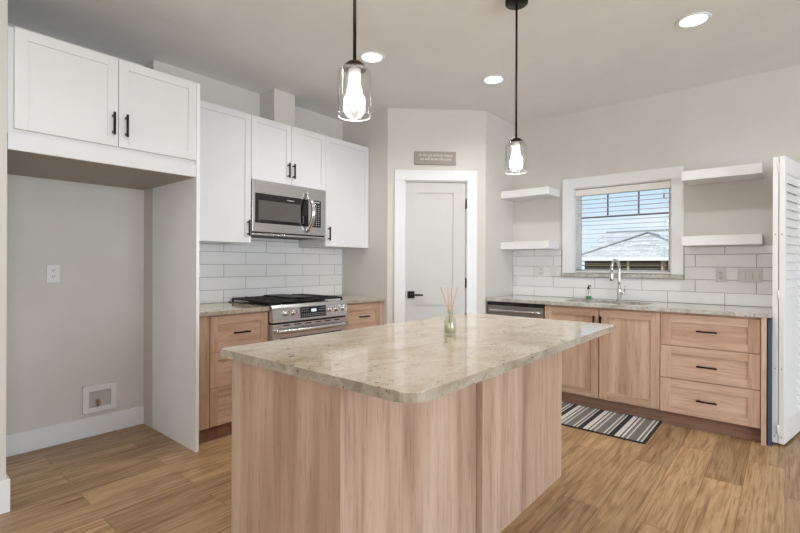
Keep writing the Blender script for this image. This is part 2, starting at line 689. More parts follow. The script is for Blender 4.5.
struct('wall_closet', bm, M['trim'])
# right wall and the wall behind the camera, both with glazed openings
bm = new()
bx(bm, X1, X1 + T, Y0, -1.5, 0, HC)
bx(bm, X1, X1 + T, 2.7, YW + T, 0, HC)
bx(bm, X1, X1 + T, -1.5, 2.7, 2.35, HC)
bx(bm, X1, X1 + T, -1.5, 2.7, 0, 0.10)
struct('wall_right', bm, M['wall'])
bm = new()
bx(bm, -3.11, -1.7, Y0 - T, Y0, 0, HC)
bx(bm, 2.9, X1 + T, Y0 - T, Y0, 0, HC)
bx(bm, -1.7, 2.9, Y0 - T, Y0, 2.35, HC)
bx(bm, -1.7, 2.9, Y0 - T, Y0, 0, 0.35)
struct('wall_front', bm, M['wall'])
for nm, horiz in (('window_2', True), ('window_3', False)):
    fr, gl = new(), new()
    if horiz:
        a0, a1, z0 = -1.5, 2.7, 0.10
        for a in (a0, -0.12, 1.28, a1 - 0.06):
            bx(fr, X1 + 0.05, X1 + 0.10, a, a + 0.06, z0, 2.35)
        for z in (z0, 2.29):
            bx(fr, X1 + 0.05, X1 + 0.10, a0, a1, z, z + 0.06)
        bx(gl, X1 + 0.07, X1 + 0.075, a0, a1, z0, 2.35)
    else:
        a0, a1, z0 = -1.7, 2.9, 0.35
        for a in (a0, -0.2, 1.34, a1 - 0.06):
            bx(fr, a, a + 0.06, Y0 - 0.10, Y0 - 0.05, z0, 2.35)
        for z in (z0, 2.29):
            bx(fr, a0, a1, Y0 - 0.10, Y0 - 0.05, z, z + 0.06)
        bx(gl, a0, a1, Y0 - 0.08, Y0 - 0.075, z0, 2.35)
    o = struct(nm, fr, M['trim'])
    part('glass_pane', gl, M['glass'], o)

# boxed vent duct above the wall cabinets
bm = new(); bx(bm, XW, -3.42, 2.335, 2.555, 2.431, HC, bev=0.003)
struct('wall_vent_chase', bm, M['wall'], 'small boxed vent duct between cabinets and ceiling')

# baseboards
bm = new(); bx(bm, XA, XA + 0.014, 0.487, 1.4240, 0, 0.138, bev=0.003)
struct('baseboard_left', bm, M['trim'], 'white baseboard at the back of the fridge alcove')
bm = new()
bx(bm, -2.968, -2.953, Y0, 0.487, 0, 0.163, bev=0.003)
bx(bm, XA, -2.968, 0.472, 0.487, 0, 0.163, bev=0.003)
struct('baseboard_front_left', bm, M['trim'], 'white baseboard at the wall end beside the alcove')
bm = new()
dbox(bm, 0.0, 0.066, 0.0, 0.014, 0, 0.138)
dbox(bm, 0.894, DL, 0.0, 0.014, 0, 0.138)
struct('baseboard_pantry', bm, M['trim'])

# ---- pantry door and casing
bm = new()
dbox(bm, 0.068, OP0, 0.0, 0.018, 0, OPZ, bev=0.003)
dbox(bm, OP1, 0.892, 0.0, 0.018, 0, OPZ, bev=0.003)
dbox(bm, 0.068, 0.892, 0.0, 0.018, OPZ, 2.173, bev=0.003)
dbox(bm, OP0, OP0 + 0.015, -0.115, 0.0, 0, OPZ)
dbox(bm, OP1 - 0.006, OP1, -0.115, 0.0, 0, OPZ)
dbox(bm, OP0, OP1, -0.115, 0.0, OPZ - 0.012, OPZ)
struct('trim_1', bm, M['trim'], 'white casing around the pantry door')

d0, d1, dz1 = OP0 + 0.018, OP1 - 0.009, 2.058
door = thing('door_1', 'white two-panel pantry door in the angled corner', 'door', dpt(0.48, -0.03, 0.012), kind='structure')
bm = new()
wf, wp = -0.012, -0.022
p0, p1 = 0.297, 0.656
for (a, b, c, d) in ((d0, p0, 0.012, dz1), (p1, d1, 0.012, dz1), (p0, p1, 1.955, dz1), (p0, p1, 0.846, 1.03), (p0, p1, 0.012, 0.24)):
    dbox(bm, a, b, -0.047, wf, c, d)
dbox(bm, p0 - 0.001, p1 + 0.001, -0.045, wp, 0.1, 1.96)
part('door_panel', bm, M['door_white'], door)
bm = new()
dbox(bm, 0.201, 0.272, wf, wf + 0.009, 0.908, 0.979, bev=0.002)
tube(bm, [dpt(0.238, wf + 0.008, 0.943), dpt(0.238, wf + 0.045, 0.943)], 0.011)
dbox(bm, 0.230, 0.352, wf + 0.036, wf + 0.048, 0.934, 0.951, bev=0.002)
h = part('door_handle', bm, M['black'], door); h['label'] = 'black square lever handle'
bm = new(); dbox(bm, 0.182, 0.187, wf - 0.01, wf + 0.006, 0.91, 0.98)
part('latch_plate', bm, M['black'], door)
for z in (0.22, 1.06, 1.848):
    bm = new()
    tube(bm, [dpt(d1 + 0.004, wf + 0.006, z - 0.05), dpt(d1 + 0.004, wf + 0.006, z + 0.05)], 0.008)
    part('hinge', bm, M['black'], door)

# sign above the door
sg = thing('wall_sign', 'small grey plank sign with white script above the pantry door', 'sign', dpt(0.47, 0.0, 2.228))
bm = new(); dbox(bm, 0.265, 0.676, 0.001, 0.017, 2.229, 2.360, bev=0.004)
part('sign_board', bm, M['pewter'], sg)


def text_part(name, body, size, to_world, mat, parent, shear=0.0, spacing=1.0):
    cu = bpy.data.curves.new(name, 'FONT')
    cu.body = body
    cu.size = size
    cu.shear = shear
    cu.align_x = 'CENTER'
    cu.align_y = 'CENTER'
    cu.space_character = spacing
    cu.extrude = 0.0006
    tmp = bpy.data.objects.new(name, cu)
    COL.objects.link(tmp)
    dg = bpy.context.evaluated_depsgraph_get()
    me = bpy.data.meshes.new_from_object(tmp.evaluated_get(dg))
    bpy.data.objects.remove(tmp)
    bpy.data.curves.remove(cu)
    bm = new()
    bm.from_mesh(me)
    bpy.data.meshes.remove(me)
    for v in bm.verts:
        v.co = to_world(v.co)
    return part(name, bm, mat, parent)


for body, zc, sz in (('As for me and my house', 2.322, 0.036), ('we will serve the Lord', 2.283, 0.036)):
    text_part('lettering', body, sz, lambda c, zc=zc: dpt(0.4705 + c.x * 0.94, 0.0178 + c.z, zc + c.y), M['letter'], sg, 0.3)

# ---- tiled backsplashes (real tiles on a grout bed)
TW, TH, G = 0.4153, 0.1074, 0.0032


def tiles(bm, u0, u1, z0, z1, ut, zt, put, skip=()):
    """running-bond tiles clipped to a rectangle; rows whose index is even start at ut"""
    r0 = math.floor((z0 - zt) / TH) - 1
    for r in range(r0, r0 + 12):
        za, zb = zt + r * TH + G / 2, zt + (r + 1) * TH - G / 2
        za, zb = max(za, z0), min(zb, z1)
        if zb - za < 0.008:
            continue
        off = ut + (0.5 * TW if r % 2 else 0)
        k = math.floor((u0 - off) / TW) - 1
        while True:
            ua, ub = off + k * TW + G / 2, off + (k + 1) * TW - G / 2
            k += 1
            if ua > u1:
                break
            ua, ub = max(ua, u0), min(ub, u1)
            if ub - ua < 0.008:
                continue
            put(bm, ua, ub, za, zb)


def put_left(bm, ua, ub, za, zb):
    bx(bm, XW + 0.002, XW + 0.0095, ua, ub, za, zb, 0, 0.0016, 1)


def put_back(bm, ua, ub, za, zb):
    bx(bm, ua, ub, YW - 0.0095, YW - 0.002, za, zb, 0, 0.0016, 1)


bm = new()
tiles(bm, 1.4480, YP - 0.002, 0.916, 1.406, 1.9896 + 0.5 * TW, 1.237, put_left)
tiles(bm, 2.006, 2.770, 1.4068, 1.50, 1.9896 + 0.5 * TW, 1.237, put_left)
bx(bm, XW, XW + 0.0075, 1.4480, YP - 0.001, 0.914, 1.406, 1)
bx(bm, XW, XW + 0.0075, 2.006, 2.770, 1.406, 1.50, 1)
struct('trim_2', bm, [M['tile'], M['grout']], 'white subway tile backsplash behind the range')
bm = new()
tiles(bm, XP + 0.002, -1.757, 0.916, 1.404, -0.5949, 1.2299, put_back)
tiles(bm, -1.757, -0.675, 0.916, 1.122, -0.5949, 1.2299, put_back)
tiles(bm, -0.675, -0.078, 0.916, 1.404, -0.5949, 1.2299, put_back)
bx(bm, XP + 0.001, -1.757, YW - 0.0075, YW, 0.914, 1.404, 1)
bx(bm, -1.757, -0.675, YW - 0.0075, YW, 0.914, 1.122, 1)
bx(bm, -0.675, -0.078, YW - 0.0075, YW, 0.914, 1.404, 1)
struct('trim_3', bm, [M['tile'], M['grout']], 'white subway tile backsplash around the sink window')

# ---- sink window
win = thing('window_1', 'white framed window above the sink', 'window', ((WX0 + WX1) / 2, YW, WZ0), kind='structure')
bm = new()
cy0 = YW - 0.02
bx(bm, -1.742, WX0, cy0, YW, 1.163, WZ1, bev=0.002)
bx(bm, WX1, -0.680, cy0, YW, 1.163, WZ1, bev=0.002)
bx(bm, -1.742, -0.680, cy0, YW, WZ1, 2.112, bev=0.002)
part('window_casing', bm, M['trim'], win)
bm = new()
bx(bm, -1.754, -0.676, YW - 0.035, YW + 0.10, 1.126, 1.162, bev=0.003)
s = part('window_sill', bm, M['granite_reflection_grey'], win); s['label'] = 'speckled stone sill'
bm = new()
fy0, fy1 = YW + 0.085, YW + 0.125
bx(bm, WX0, WX0 + 0.04, fy0, fy1, 1.162, WZ1)
bx(bm, WX1 - 0.04, WX1, fy0, fy1, 1.162, WZ1)
bx(bm, WX0, WX1, fy0, fy1, 1.162, 1.20)
bx(bm, WX0, WX1, fy0, fy1, WZ1 - 0.04, WZ1)
part('window_frame', bm, M['trim'], win)
bm = new()
bx(bm, WX0, WX0 + 0.010, YW - 0.002, YW + 0.0845, 1.162, WZ1)
bx(bm, WX1 - 0.010, WX1, YW - 0.002, YW + 0.0845, 1.162, WZ1)
bx(bm, WX0 + 0.010, WX1 - 0.010, YW - 0.002, YW + 0.0845, WZ1 - 0.010, WZ1)
part('window_jamb', bm, M['trim'], win)
bm = new()
bx(bm, WX0 + 0.04, WX1 - 0.04, YW + 0.103, YW + 0.107, 1.2, WZ1 - 0.04)
part('glass_pane', bm, M['glass'], win)
bm = new()
bx(bm, WX0 + 0.04, WX1 - 0.04, YW + 0.097, YW + 0.113, 1.714, 1.727)
for x in (-1.339, -1.063):
    bx(bm, x - 0.006, x + 0.006, YW + 0.097, YW + 0.113, 1.727, WZ1 - 0.04)
m_ = part('muntin', bm, M['muntin'], win); m_['label'] = 'grey window bars'

bl = thing('window_blind', 'white horizontal slat blind lowered with its slats open in the sink window', 'blind', ((WX0 + WX1) / 2, YW + 0.045, 1.17))
bm = new(); bx(bm, WX0 + 0.012, WX1 - 0.012, YW + 0.008, YW + 0.075, 1.935, 1.996, bev=0.004)
part('headrail', bm, M['slat'], bl)
bm = new()
z = 1.212
while z < 1.93:
    bx(bm, WX0 + 0.013, WX1 - 0.013, YW + 0.020, YW + 0.068, z, z + 0.0014)
    z += 0.0425
part('slats', bm, M['slat'], bl)
bm = new(); bx(bm, WX0 + 0.013, WX1 - 0.013, YW + 0.020, YW + 0.068, 1.168, 1.184, bev=0.003)
part('bottom_rail', bm, M['slat'], bl)
for x in (WX0 + 0.05, WX1 - 0.06):
    bm = new()
    for y in (YW + 0.019, YW + 0.069):
        tube(bm, [(x, y, 1.18), (x, y, 1.94)], 0.0009, 5)
    part('ladder_cord', bm, M['slat'], bl)
bm = new()
cx = WX1 - 0.065
tube(bm, [(cx, YW + 0.012, 1.885), (cx, YW + 0.012, 1.94)], 0.001, 5)
lathe(bm, [(0.001, 0.0), (0.007, -0.006), (0.008, -0.035), (0.0, -0.036)], (cx, YW + 0.012, 1.886), 10)
part('pull_tassel', bm, M['reed'], bl)

# ------------------------------------------------------------------ cabinet builders
# side 'L': fronts face +X, u runs along Y.   side 'B': fronts face -Y, u runs along X.


def fbox(bm, side, u0, u1, w0, w1, z0, z1, mi=0, bev=0.0):
    if side == 'L':
        return bx(bm, w0, w1, u0, u1, z0, z1, mi, bev)
    return bx(bm, u0, u1, w0, w1, z0, z1, mi, bev)


def shaker(name, side, u0, u1, z0, z1, face, mats, parent, rail=0.052, th=0.020, rec=0.009, rail_w=None):
    """a shaker front; face = coordinate of its outer surface"""
    s = 1 if side == 'L' else -1
    b = face - s * th
    rw = rail_w or rail
    bm = new()
    for (a, c, d, e, mi) in ((u0, u0 + rail, z0, z1, 0), (u1 - rail, u1, z0, z1, 0),
                             (u0 + rail, u1 - rail, z1 - rw, z1, 1), (u0 + rail, u1 - rail, z0, z0 + rw, 1)):
        fbox(bm, side, a, c, b, face, d, e, mi, 0.0012)
    fbox(bm, side, u0 + rail - 0.002, u1 - rail + 0.002, b, face - s * rec, z0 + rw - 0.002, z1 - rw + 0.002, 2)
    return part(name, bm, mats, parent)


def bar_handle(side, uc, zc, face, parent, length=0.130, vertical=False):
    s = 1 if side == 'L' else -1
    bm = new()
    h = length / 2
    if vertical:
        fbox(bm, side, uc - 0.006, uc + 0.006, face + s * 0.026, face + s * 0.036, zc - h, zc + h, 0, 0.0015)
        for z in (zc - h + 0.018, zc + h - 0.018):
            fbox(bm, side, uc - 0.005, uc + 0.005, face, face + s * 0.028, z - 0.005, z + 0.005)
    else:
        fbox(bm, side, uc - h, uc + h, face + s * 0.026, face + s * 0.036, zc - 0.006, zc + 0.006, 0, 0.0015)
        for u in (uc - h + 0.018, uc + h - 0.018):
            fbox(bm, side, u - 0.005, u + 0.005, face, face + s * 0.028, zc - 0.005, zc + 0.005)
    return part('handle', bm, M['black'], parent)


WHT = [M['white']] * 3
OAKD_L = [M['oak_z'], M['oak_y'], M['oak_z']]
OAKW_L = [M['oak_z'], M['oak_y'], M['oak_y']]
OAKD_B = [M['oak_z'], M['oak_x'], M['oak_z']]
OAKW_B = [M['oak_z'], M['oak_x'], M['oak_x']]

# ---- cabinet above the fridge space
FX = -2.957
c = thing('wall_cabinet', 'deep white wall cabinet with two doors above the empty fridge space', 'cabinet', (-3.3, 0.96, 1.811), group='white wall cabinets')
bm = new(); bx(bm, XA + 0.001, FX - 0.021, 0.474, 1.4245, 1.8945, 2.429, bev=0.001)
part('cabinet_body', bm, M['white'], c)
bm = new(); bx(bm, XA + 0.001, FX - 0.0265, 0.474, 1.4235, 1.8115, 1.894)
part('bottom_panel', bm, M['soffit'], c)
bm = new(); bx(bm, FX - 0.026, FX - 0.006, 0.474, 1.4245, 1.811, 1.8935, bev=0.001)
part('valance', bm, M['white'], c)
for a, b, hu in ((0.498, 0.9635, 0.936), (0.9665, 1.4235, 1.003)):
    d = shaker('door', 'L', a, b, 1.919, 2.4285, FX, WHT, c, 0.053)
    bar_handle('L', hu, 2.042, FX, d, vertical=True)

bm = new(); bx(bm, XW + 0.001, FX, 1.4255, 1.4470, 0, 2.429, bev=0.0015)
tag(part('end_panel', bm, M['panel_grey']), 'tall pale grey panel standing between fridge space and drawers', 'panel')

# ---- white wall cabinets
UX = -3.245


def wall_cabinet(label, u0, u1, z0, doors):
    c = thing('wall_cabinet', label, 'cabinet', ((XW + UX) / 2, (u0 + u1) / 2, z0), group='white wall cabinets')
    bm = new(); bx(bm, XW + 0.001, UX - 0.021, u0, u1, z0, 2.429)
    part('cabinet_body', bm, M['white'], c)
    for a, b, hu, hz in doors:
        d = shaker('door', 'L', a, b, z0 + 0.001, 2.4285, UX, WHT, c, 0.050)
        bar_handle('L', hu, hz, UX, d, 0.128, True)
    return c


wall_cabinet('tall single-door white wall cabinet between end panel and microwave', 1.4480, 2.003, 1.408, [(1.4495, 2.002, 1.972, 1.524)])
wall_cabinet('short two-door white wall cabinet directly above the microwave', 2.0045, 2.7715, 1.920, [(2.0055, 2.3885, 2.351, 2.036), (2.3910, 2.7705, 2.405, 2.036)])
wall_cabinet('tall single-door white wall cabinet beside the pantry corner', 2.7730, YP - 0.002, 1.408, [(2.7740, YP - 0.006, 2.803, 1.524)])

# ---- base cabinets of the range wall
LX = -3.040


def base_body(side, u0, u1, back, face, c, toe_back, ends=()):
    s = 1 if side == 'L' else -1
    bm = new()
    fbox(bm, side, u0, u1, back, face - s * 0.021, 0.104, 0.883)
    part('cabinet_body', bm, M['oak_z'], c)
    bm = new()
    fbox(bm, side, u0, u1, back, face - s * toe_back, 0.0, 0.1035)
    part('toe_kick', bm, M['toe_shaded'], c)


c = thing('base_cabinet', 'oak three-drawer base cabinet between grey end panel and range', 'cabinet', (-3.34, 1.75, 0), group='oak base cabinets')
base_body('L', 1.4480, 2.026, XW + 0.001, LX, c, 0.040)
bm = new(); bx(bm, LX - 0.0205, LX - 0.004, 1.4480, 1.562, 0.104, 0.883, bev=0.001)
part('filler_strip', bm, M['oak_z'], c)
for z0, z1, hz in ((0.623, 0.872, 0.747), (0.373, 0.620, 0.492), (0.107, 0.370, 0.236)):
    d = shaker('drawer', 'L', 1.566, 2.024, z0, z1, LX, OAKW_L, c, 0.056, rail_w=0.056)
    bar_handle('L', 1.795, hz, LX, d, 0.13)
c = thing('base_cabinet', 'oak drawer base cabinet between range and pantry corner', 'cabinet', (-3.34, 3.08, 0), group='oak base cabinets')
base_body('L', 2.811, YP - 0.002, XW + 0.001, LX, c, 0.040)
bm = new(); bx(bm, LX - 0.0205, LX - 0.004, 3.300, YP - 0.003, 0.104, 0.883)
part('filler_strip', bm, M['oak_z'], c)
for z0, z1, hz in ((0.623, 0.872, 0.753), (0.373, 0.620, 0.492), (0.107, 0.370, 0.236)):
    d = shaker('drawer', 'L', 2.815, 3.297, z0, z1, LX, OAKW_L, c, 0.056, rail_w=0.056)
    bar_handle('L', 3.056, hz, LX, d, 0.13)

bm = new(); bx(bm, XW + 0.010, -3.016, 1.448, 2.024, 0.884, 0.914, bev=0.003)
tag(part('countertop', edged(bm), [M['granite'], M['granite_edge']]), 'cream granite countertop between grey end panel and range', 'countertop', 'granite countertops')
bm = new(); bx(bm, XW + 0.010, -3.016, 2.808, YP - 0.001, 0.884, 0.914, bev=0.003)
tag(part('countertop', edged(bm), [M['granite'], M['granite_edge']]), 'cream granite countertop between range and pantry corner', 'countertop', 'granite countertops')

# ---- gas range
R0, R1, RX = 2.030, 2.803, -2.985
g = thing('gas_range', 'stainless steel slide-in gas range with black grates', 'stove', (-3.3, 2.416, 0))
bm = new(); bx(bm, XW + 0.012, RX - 0.055, R0, R1, 0.012, 0.905)
part('range_body', bm, M['steel'], g)
bm = new(); bx(bm, XW + 0.012, RX - 0.02, R0 - 0.003, R1 + 0.003, 0.9055, 0.922, bev=0.003)
part('cooktop', bm, M['blackglass'], g)
# sloping control panel
bm = new()
pr = [(RX - 0.054, 0.790), (RX + 0.004, 0.790), (RX - 0.008, 0.900), (RX - 0.020, 0.9225), (RX - 0.054, 0.9225)]
a = [bm.verts.new((x, R0, z)) for x, z in pr]
b = [bm.verts.new((x, R1, z)) for x, z in pr]
bm.faces.new(a); bm.faces.new(b[::-1])
for i in range(len(pr)):
    bm.faces.new((a[i], b[i], b[(i + 1) % 5], a[(i + 1) % 5]))
cp = part('control_panel', bm, M['steel'], g)


def on_panel(y, t, w=0.0):
    """a point of the sloping control panel: t 0..1 up its height, w outwards"""
    return Vector((RX + 0.004 - 0.012 * t + w, y, 0.790 + 0.110 * t))


bm = new()
vs = bx(bm, 0, 1, 2.292, 2.560, 0, 1)
for v in vs:
    v.co = on_panel(v.co.y, 0.16 + 0.78 * v.co.z, -0.004 + 0.006 * v.co.x)
dp = part('display', bm, M['blackglass'], cp)
bm = new()
vs = bx(bm, 0, 1, 2.402, 2.456, 0, 1)
for v in vs:
    v.co = on_panel(v.co.y, 0.55 + 0.22 * v.co.z, 0.0005 + 0.0022 * v.co.x)
part('clock_readout', bm, M['lcd'], dp)
bm = new()
for yy in [2.305 + 0.020 * k for k in range(13)]:
    for t0 in (0.27, 0.40, 0.62, 0.78):
        if 2.38 < yy < 2.47 and t0 > 0.5:
            continue
        vs = bx(bm, 0, 1, yy, yy + 0.009, 0, 1)
        for v in vs:
            v.co = on_panel(v.co.y, t0 + 0.035 * v.co.z, 0.0005 + 0.0022 * v.co.x)
part('key_marks', bm, M['screen'], dp)
for y in (2.160, 2.232, 2.606, 2.682, 2.756):
    bm = new()
    p = on_panel(y, 0.62)
    tube(bm, [p, p + Vector((0.010, 0, 0.001))], 0.030, 20)
    tube(bm, [p + Vector((0.010, 0, 0.001)), p + Vector((0.034, 0, 0.004))], 0.019, 20, radii=[0.025, 0.022])
    bx(bm, p.x + 0.030, p.x + 0.040, y - 0.004, y + 0.004, p.z - 0.015, p.z + 0.022, 0, 0.001)
    part('knob', bm, M['chrome'], g)
bm = new(); bx(bm, RX - 0.05, RX - 0.016, R0 + 0.006, R1 - 0.006, 0.775, 0.7895)
part('vent_gap', bm, M['dark'], g)
bm = new(); bx(bm, RX - 0.054, RX, R0 + 0.003, R1 - 0.003, 0.250, 0.7745, bev=0.004)
od = part('oven_door', bm, M['steel'], g)
bm = new(); bx(bm, RX - 0.01, RX + 0.0015, R0 + 0.07, R1 - 0.07, 0.33, 0.665)
part('oven_window', bm, M['blackglass'], od)
for k in range(6):
    y = R0 + 0.10 + k * 0.105
    bm = new(); bx(bm, RX - 0.01, RX + 0.001, y, y + 0.06, 0.757, 0.766)
    part('vent_slot', bm, M['dark'], od)
bm = new()
pts = []
for k in range(15):
    t = k / 14
    pts.append((RX + 0.030 + 0.034 * math.sin(PI * t), R0 + 0.03 + (R1 - R0 - 0.06) * t, 0.722))
tube(bm, pts, 0.017, 14)
for y in (R0 + 0.035, R1 - 0.035):
    tube(bm, [(RX - 0.002, y, 0.722), (RX + 0.032, y, 0.722)], 0.013, 12)
part('handle', bm, M['steel'], od)
bm = new(); bx(bm, RX - 0.052, RX - 0.004, R0 + 0.003, R1 - 0.003, 0.075, 0.244, bev=0.004)
part('warming_drawer', bm, M['steel'], g)
bm = new(); bx(bm, XW + 0.05, RX - 0.08, R0 + 0.02, R1 - 0.02, 0.0, 0.074)
part('base', bm, M['dark'], g)
# burners and grates
bcs = [(-3.18, 2.19), (-3.48, 2.19), (-3.33, 2.416), (-3.18, 2.645), (-3.48, 2.645)]
for x, y in bcs:
    bm = new()
    lathe(bm, [(0.0, 0.022), (0.030, 0.022), (0.036, 0.017), (0.036, 0.012), (0.05, 0.010), (0.052, 0.0), (0.0, 0.0)], (x, y, 0.922), 24)
    part('burner', bm, M['iron'], g)
gx0, gx1 = XW + 0.045, RX - 0.045
for k in range(3):
    a = R0 + 0.015 + k * 0.2485
    b = a + 0.2455
    bm = new()
    z0, z1 = 0.938, 0.954
    for (p, q, r, s) in ((gx0, gx1, a, a + 0.012), (gx0, gx1, b - 0.012, b), (gx0, gx0 + 0.012, a, b), (gx1 - 0.012, gx1, a, b)):
        bx(bm, p, q, r, s, z0, z1, 0, 0.002)
    for j in range(1, 6):
        x = gx0 + (gx1 - gx0) * j / 6
        bx(bm, x - 0.005, x + 0.005, a + 0.012, b - 0.012, z0 + 0.002, z1 + 0.002, 0, 0.0015)
    m_ = (a + b) / 2
    bx(bm, gx0 + 0.012, gx1 - 0.012, m_ - 0.005, m_ + 0.005, z0 + 0.002, z1 + 0.004, 0, 0.0015)
    for x in (gx0 + 0.006, (gx0 + gx1) / 2, gx1 - 0.006):
        for y in (a + 0.006, b - 0.006):
            bx(bm, x - 0.007, x + 0.007, y - 0.006, y + 0.006, 0.922, 0.94)
    if k == 1:   # flat griddle plate in the middle
        bx(bm, gx0 + 0.06, gx1 - 0.06, a + 0.018, b - 0.018, z1 + 0.004, z1 + 0.013, 0, 0.004)
    part('grate', bm, M['iron'], g)

# ---- microwave hung under the short cabinet
MX = -3.230
m0, m1, mz0, mz1 = 2.007, 2.756, 1.500, 1.9175
mw = thing('microwave', 'stainless steel over-the-range microwave under the short white cabinet', 'microwave', (-3.42, 2.388, 1.445))
bm = new(); bx(bm, XW + 0.011, MX - 0.035, m0, m1, 1.482, mz1)
part('microwave_body', bm, M['steel'], mw)
bm = new(); bx(bm, MX - 0.034, MX - 0.006, m0 + 0.004, m1 - 0.004, 1.489, 1.4995)
bx(bm, MX - 0.034, MX - 0.002, m0 + 0.002, m1 - 0.002, 1.474, 1.4885, 1, 0.003)
part('vent_grille', bm, [M['dark'], M['steel']], mw)
bm = new(); bx(bm, XW + 0.08, MX - 0.06, m0 + 0.05, m1 - 0.05, 1.473, 1.4818)
part('filter_plate', bm, M['dark'], mw)
ys = 2.560
bm = new(); bx(bm, MX - 0.034, MX, m0, ys, mz0, mz1, bev=0.003)
md = part('door', bm, M['steel'], mw)
bm = new(); bx(bm, MX - 0.01, MX + 0.0012, 2.030, ys - 0.001, 1.572, 1.812, bev=0.0005)
part('door_glass', bm, M['blackglass'], md)
bm = new(); bx(bm, MX - 0.005, MX + 0.0024, 2.060, 2.475, 1.600, 1.757)
part('door_window', bm, M['micglass'], md)
bm = new()
for k in range(8):
    y = 2.335 + k * 0.0095
    bx(bm, MX - 0.001, MX + 0.0021, y, y + 0.0062, 1.776, 1.7845)
part('maker_mark', bm, M['screen'], md)
bm = new()
for k in range(6):
    bx(bm, MX - 0.001, MX + 0.0021, 2.500, 2.506, 1.598 + k * 0.012, 1.602 + k * 0.012)
part('door_marks', bm, M['screen'], md)
bm = new(); bx(bm, MX - 0.034, MX, ys + 0.002, m1, mz0, mz1, bev=0.003)
mp_ = part('control_panel', bm, M['steel'], mw)
bm = new(); bx(bm, MX - 0.01, MX + 0.0012, 2.600, 2.702, 1.572, 1.812)
kp = part('keypad', bm, M['blackglass'], mp_)
bm = new()
for r in range(10):
    for q in range(3):
        y, z = 2.616 + q * 0.027, 1.588 + r * 0.0195
        bx(bm, MX - 0.001, MX + 0.0020, y, y + 0.014, z, z + 0.0055)
bx(bm, MX - 0.001, MX + 0.0020, 2.616, 2.686, 1.790, 1.801)
part('key_marks', bm, M['screen'], kp)
bm = new()
pts = []
for k in range(17):
    t = k / 16
    pts.append((MX + 0.006 + 0.085 * math.sin(PI * t) ** 0.8, 2.545, 1.532 + 0.335 * t))
tube(bm, pts, 0.018, 14)
part('handle', bm, M['chrome'], md)

# ------------------------------------------------------------------ window-wall run
BY = 4.045          # face of fronts
BK = YW - 0.001
# dishwasher
dw = thing('dishwasher', 'stainless steel dishwasher with curved bar handle beside the sink cabinet', 'dishwasher', (-1.985, 4.33, 0))
bm = new(); bx(bm, -2.286, -1.688, BY + 0.031, BK, 0.11, 0.878)
part('dishwasher_body', bm, M['dark'], dw)
bm = new(); bx(bm, -2.274, -1.694, BY, BY + 0.030, 0.110, 0.845, bev=0.004)
dd = part('door', bm, M['steel_x'], dw)
bm = new(); bx(bm, -2.274, -1.694, BY + 0.004, BY + 0.030, 0.847, 0.877)
part('control_strip', bm, M['blackglass'], dw)
bm = new()
pts = []
for k in range(13):
    t = k / 12
    pts.append((-2.245 + 0.525 * t, BY - 0.022 - 0.022 * math.sin(PI * t), 0.800))
tube(bm, pts, 0.012, 10)
for x in (-2.24, -1.725):
    tube(bm, [(x, BY + 0.002, 0.800), (x, BY - 0.024, 0.800)], 0.010, 10)
part('handle', bm, M['steel'], dd)
bm = new(); bx(bm, -2.286, -1.688, BY + 0.07, BK, 0, 0.109)
part('toe_kick', bm, M['dark'], dw)

# sink base
c = thing('base_cabinet', 'oak two-door base cabinet under the sink', 'cabinet', (-1.22, 4.34, 0), group='oak base cabinets')
bm = new()
for (x0, x1) in ((-1.686, -1.668), (-0.768, -0.751)):
    bx(bm, x0, x1, BY + 0.021, BK, 0.104, 0.883)
bx(bm, -1.668, -0.768, BY + 0.021, BK, 0.104, 0.122)
bx(bm, -1.668, -0.768, BK - 0.015, BK, 0.122, 0.60)
bx(bm, -1.668, -0.768, BY + 0.021, BY + 0.04, 0.845, 0.883)
part('cabinet_body', bm, M['oak_z'], c)
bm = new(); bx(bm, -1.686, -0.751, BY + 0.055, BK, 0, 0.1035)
part('toe_kick', bm, M['toe_shaded'], c)
for a, b, hu in ((-1.684, -1.2135, -1.246), (-1.2055, -0.7535, -1.189)):
    d = shaker('door', 'B', a, b, 0.116, 0.866, BY, OAKD_B, c, 0.062)
    bar_handle('B', hu, 0.750, BY, d, 0.13, True)

# drawer base with an end panel down to the floor
c = thing('base_cabinet', 'oak three-drawer base cabinet at the white bifold door', 'cabinet', (-0.43, 4.34, 0), group='oak base cabinets')
bm = new(); bx(bm, -0.750, -0.130, BY + 0.021, BK, 0.104, 0.883)
part('cabinet_body', bm, M['oak_z'], c)
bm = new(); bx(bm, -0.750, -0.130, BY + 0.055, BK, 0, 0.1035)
part('toe_kick', bm, M['toe_shaded'], c)
bm = new(); bx(bm, -0.129, -0.100, BY - 0.010, BK, 0, 0.883, bev=0.001)
part('side_panel', bm, M['oak_z'], c)
for z0, z1, hz in ((0.628, 0.866, 0.752), (0.376, 0.623, 0.490), (0.110, 0.371, 0.234)):
    d = shaker('drawer', 'B', -0.748, -0.133, z0, z1, BY, OAKW_B, c, 0.070, rail_w=0.060)
    bar_handle('B', -0.444, hz, BY, d, 0.13)

# countertop with the sink cut-out
SX0, SX1, SY0, SY1 = -1.56, -0.88, 4.135, 4.50
CF = 4.026
bm = new()


def rounded(x0, x1, y0, y1, r, n=5):
    pts = []
    for cx_, cy_, a0 in ((x1 - r, y1 - r, 0), (x0 + r, y1 - r, 90), (x0 + r, y0 + r, 180), (x1 - r, y0 + r, 270)):
        for k in range(n + 1):
            a = math.radians(a0 + 90 * k / n)
            pts.append((cx_ + r * math.cos(a), cy_ + r * math.sin(a)))
    return pts


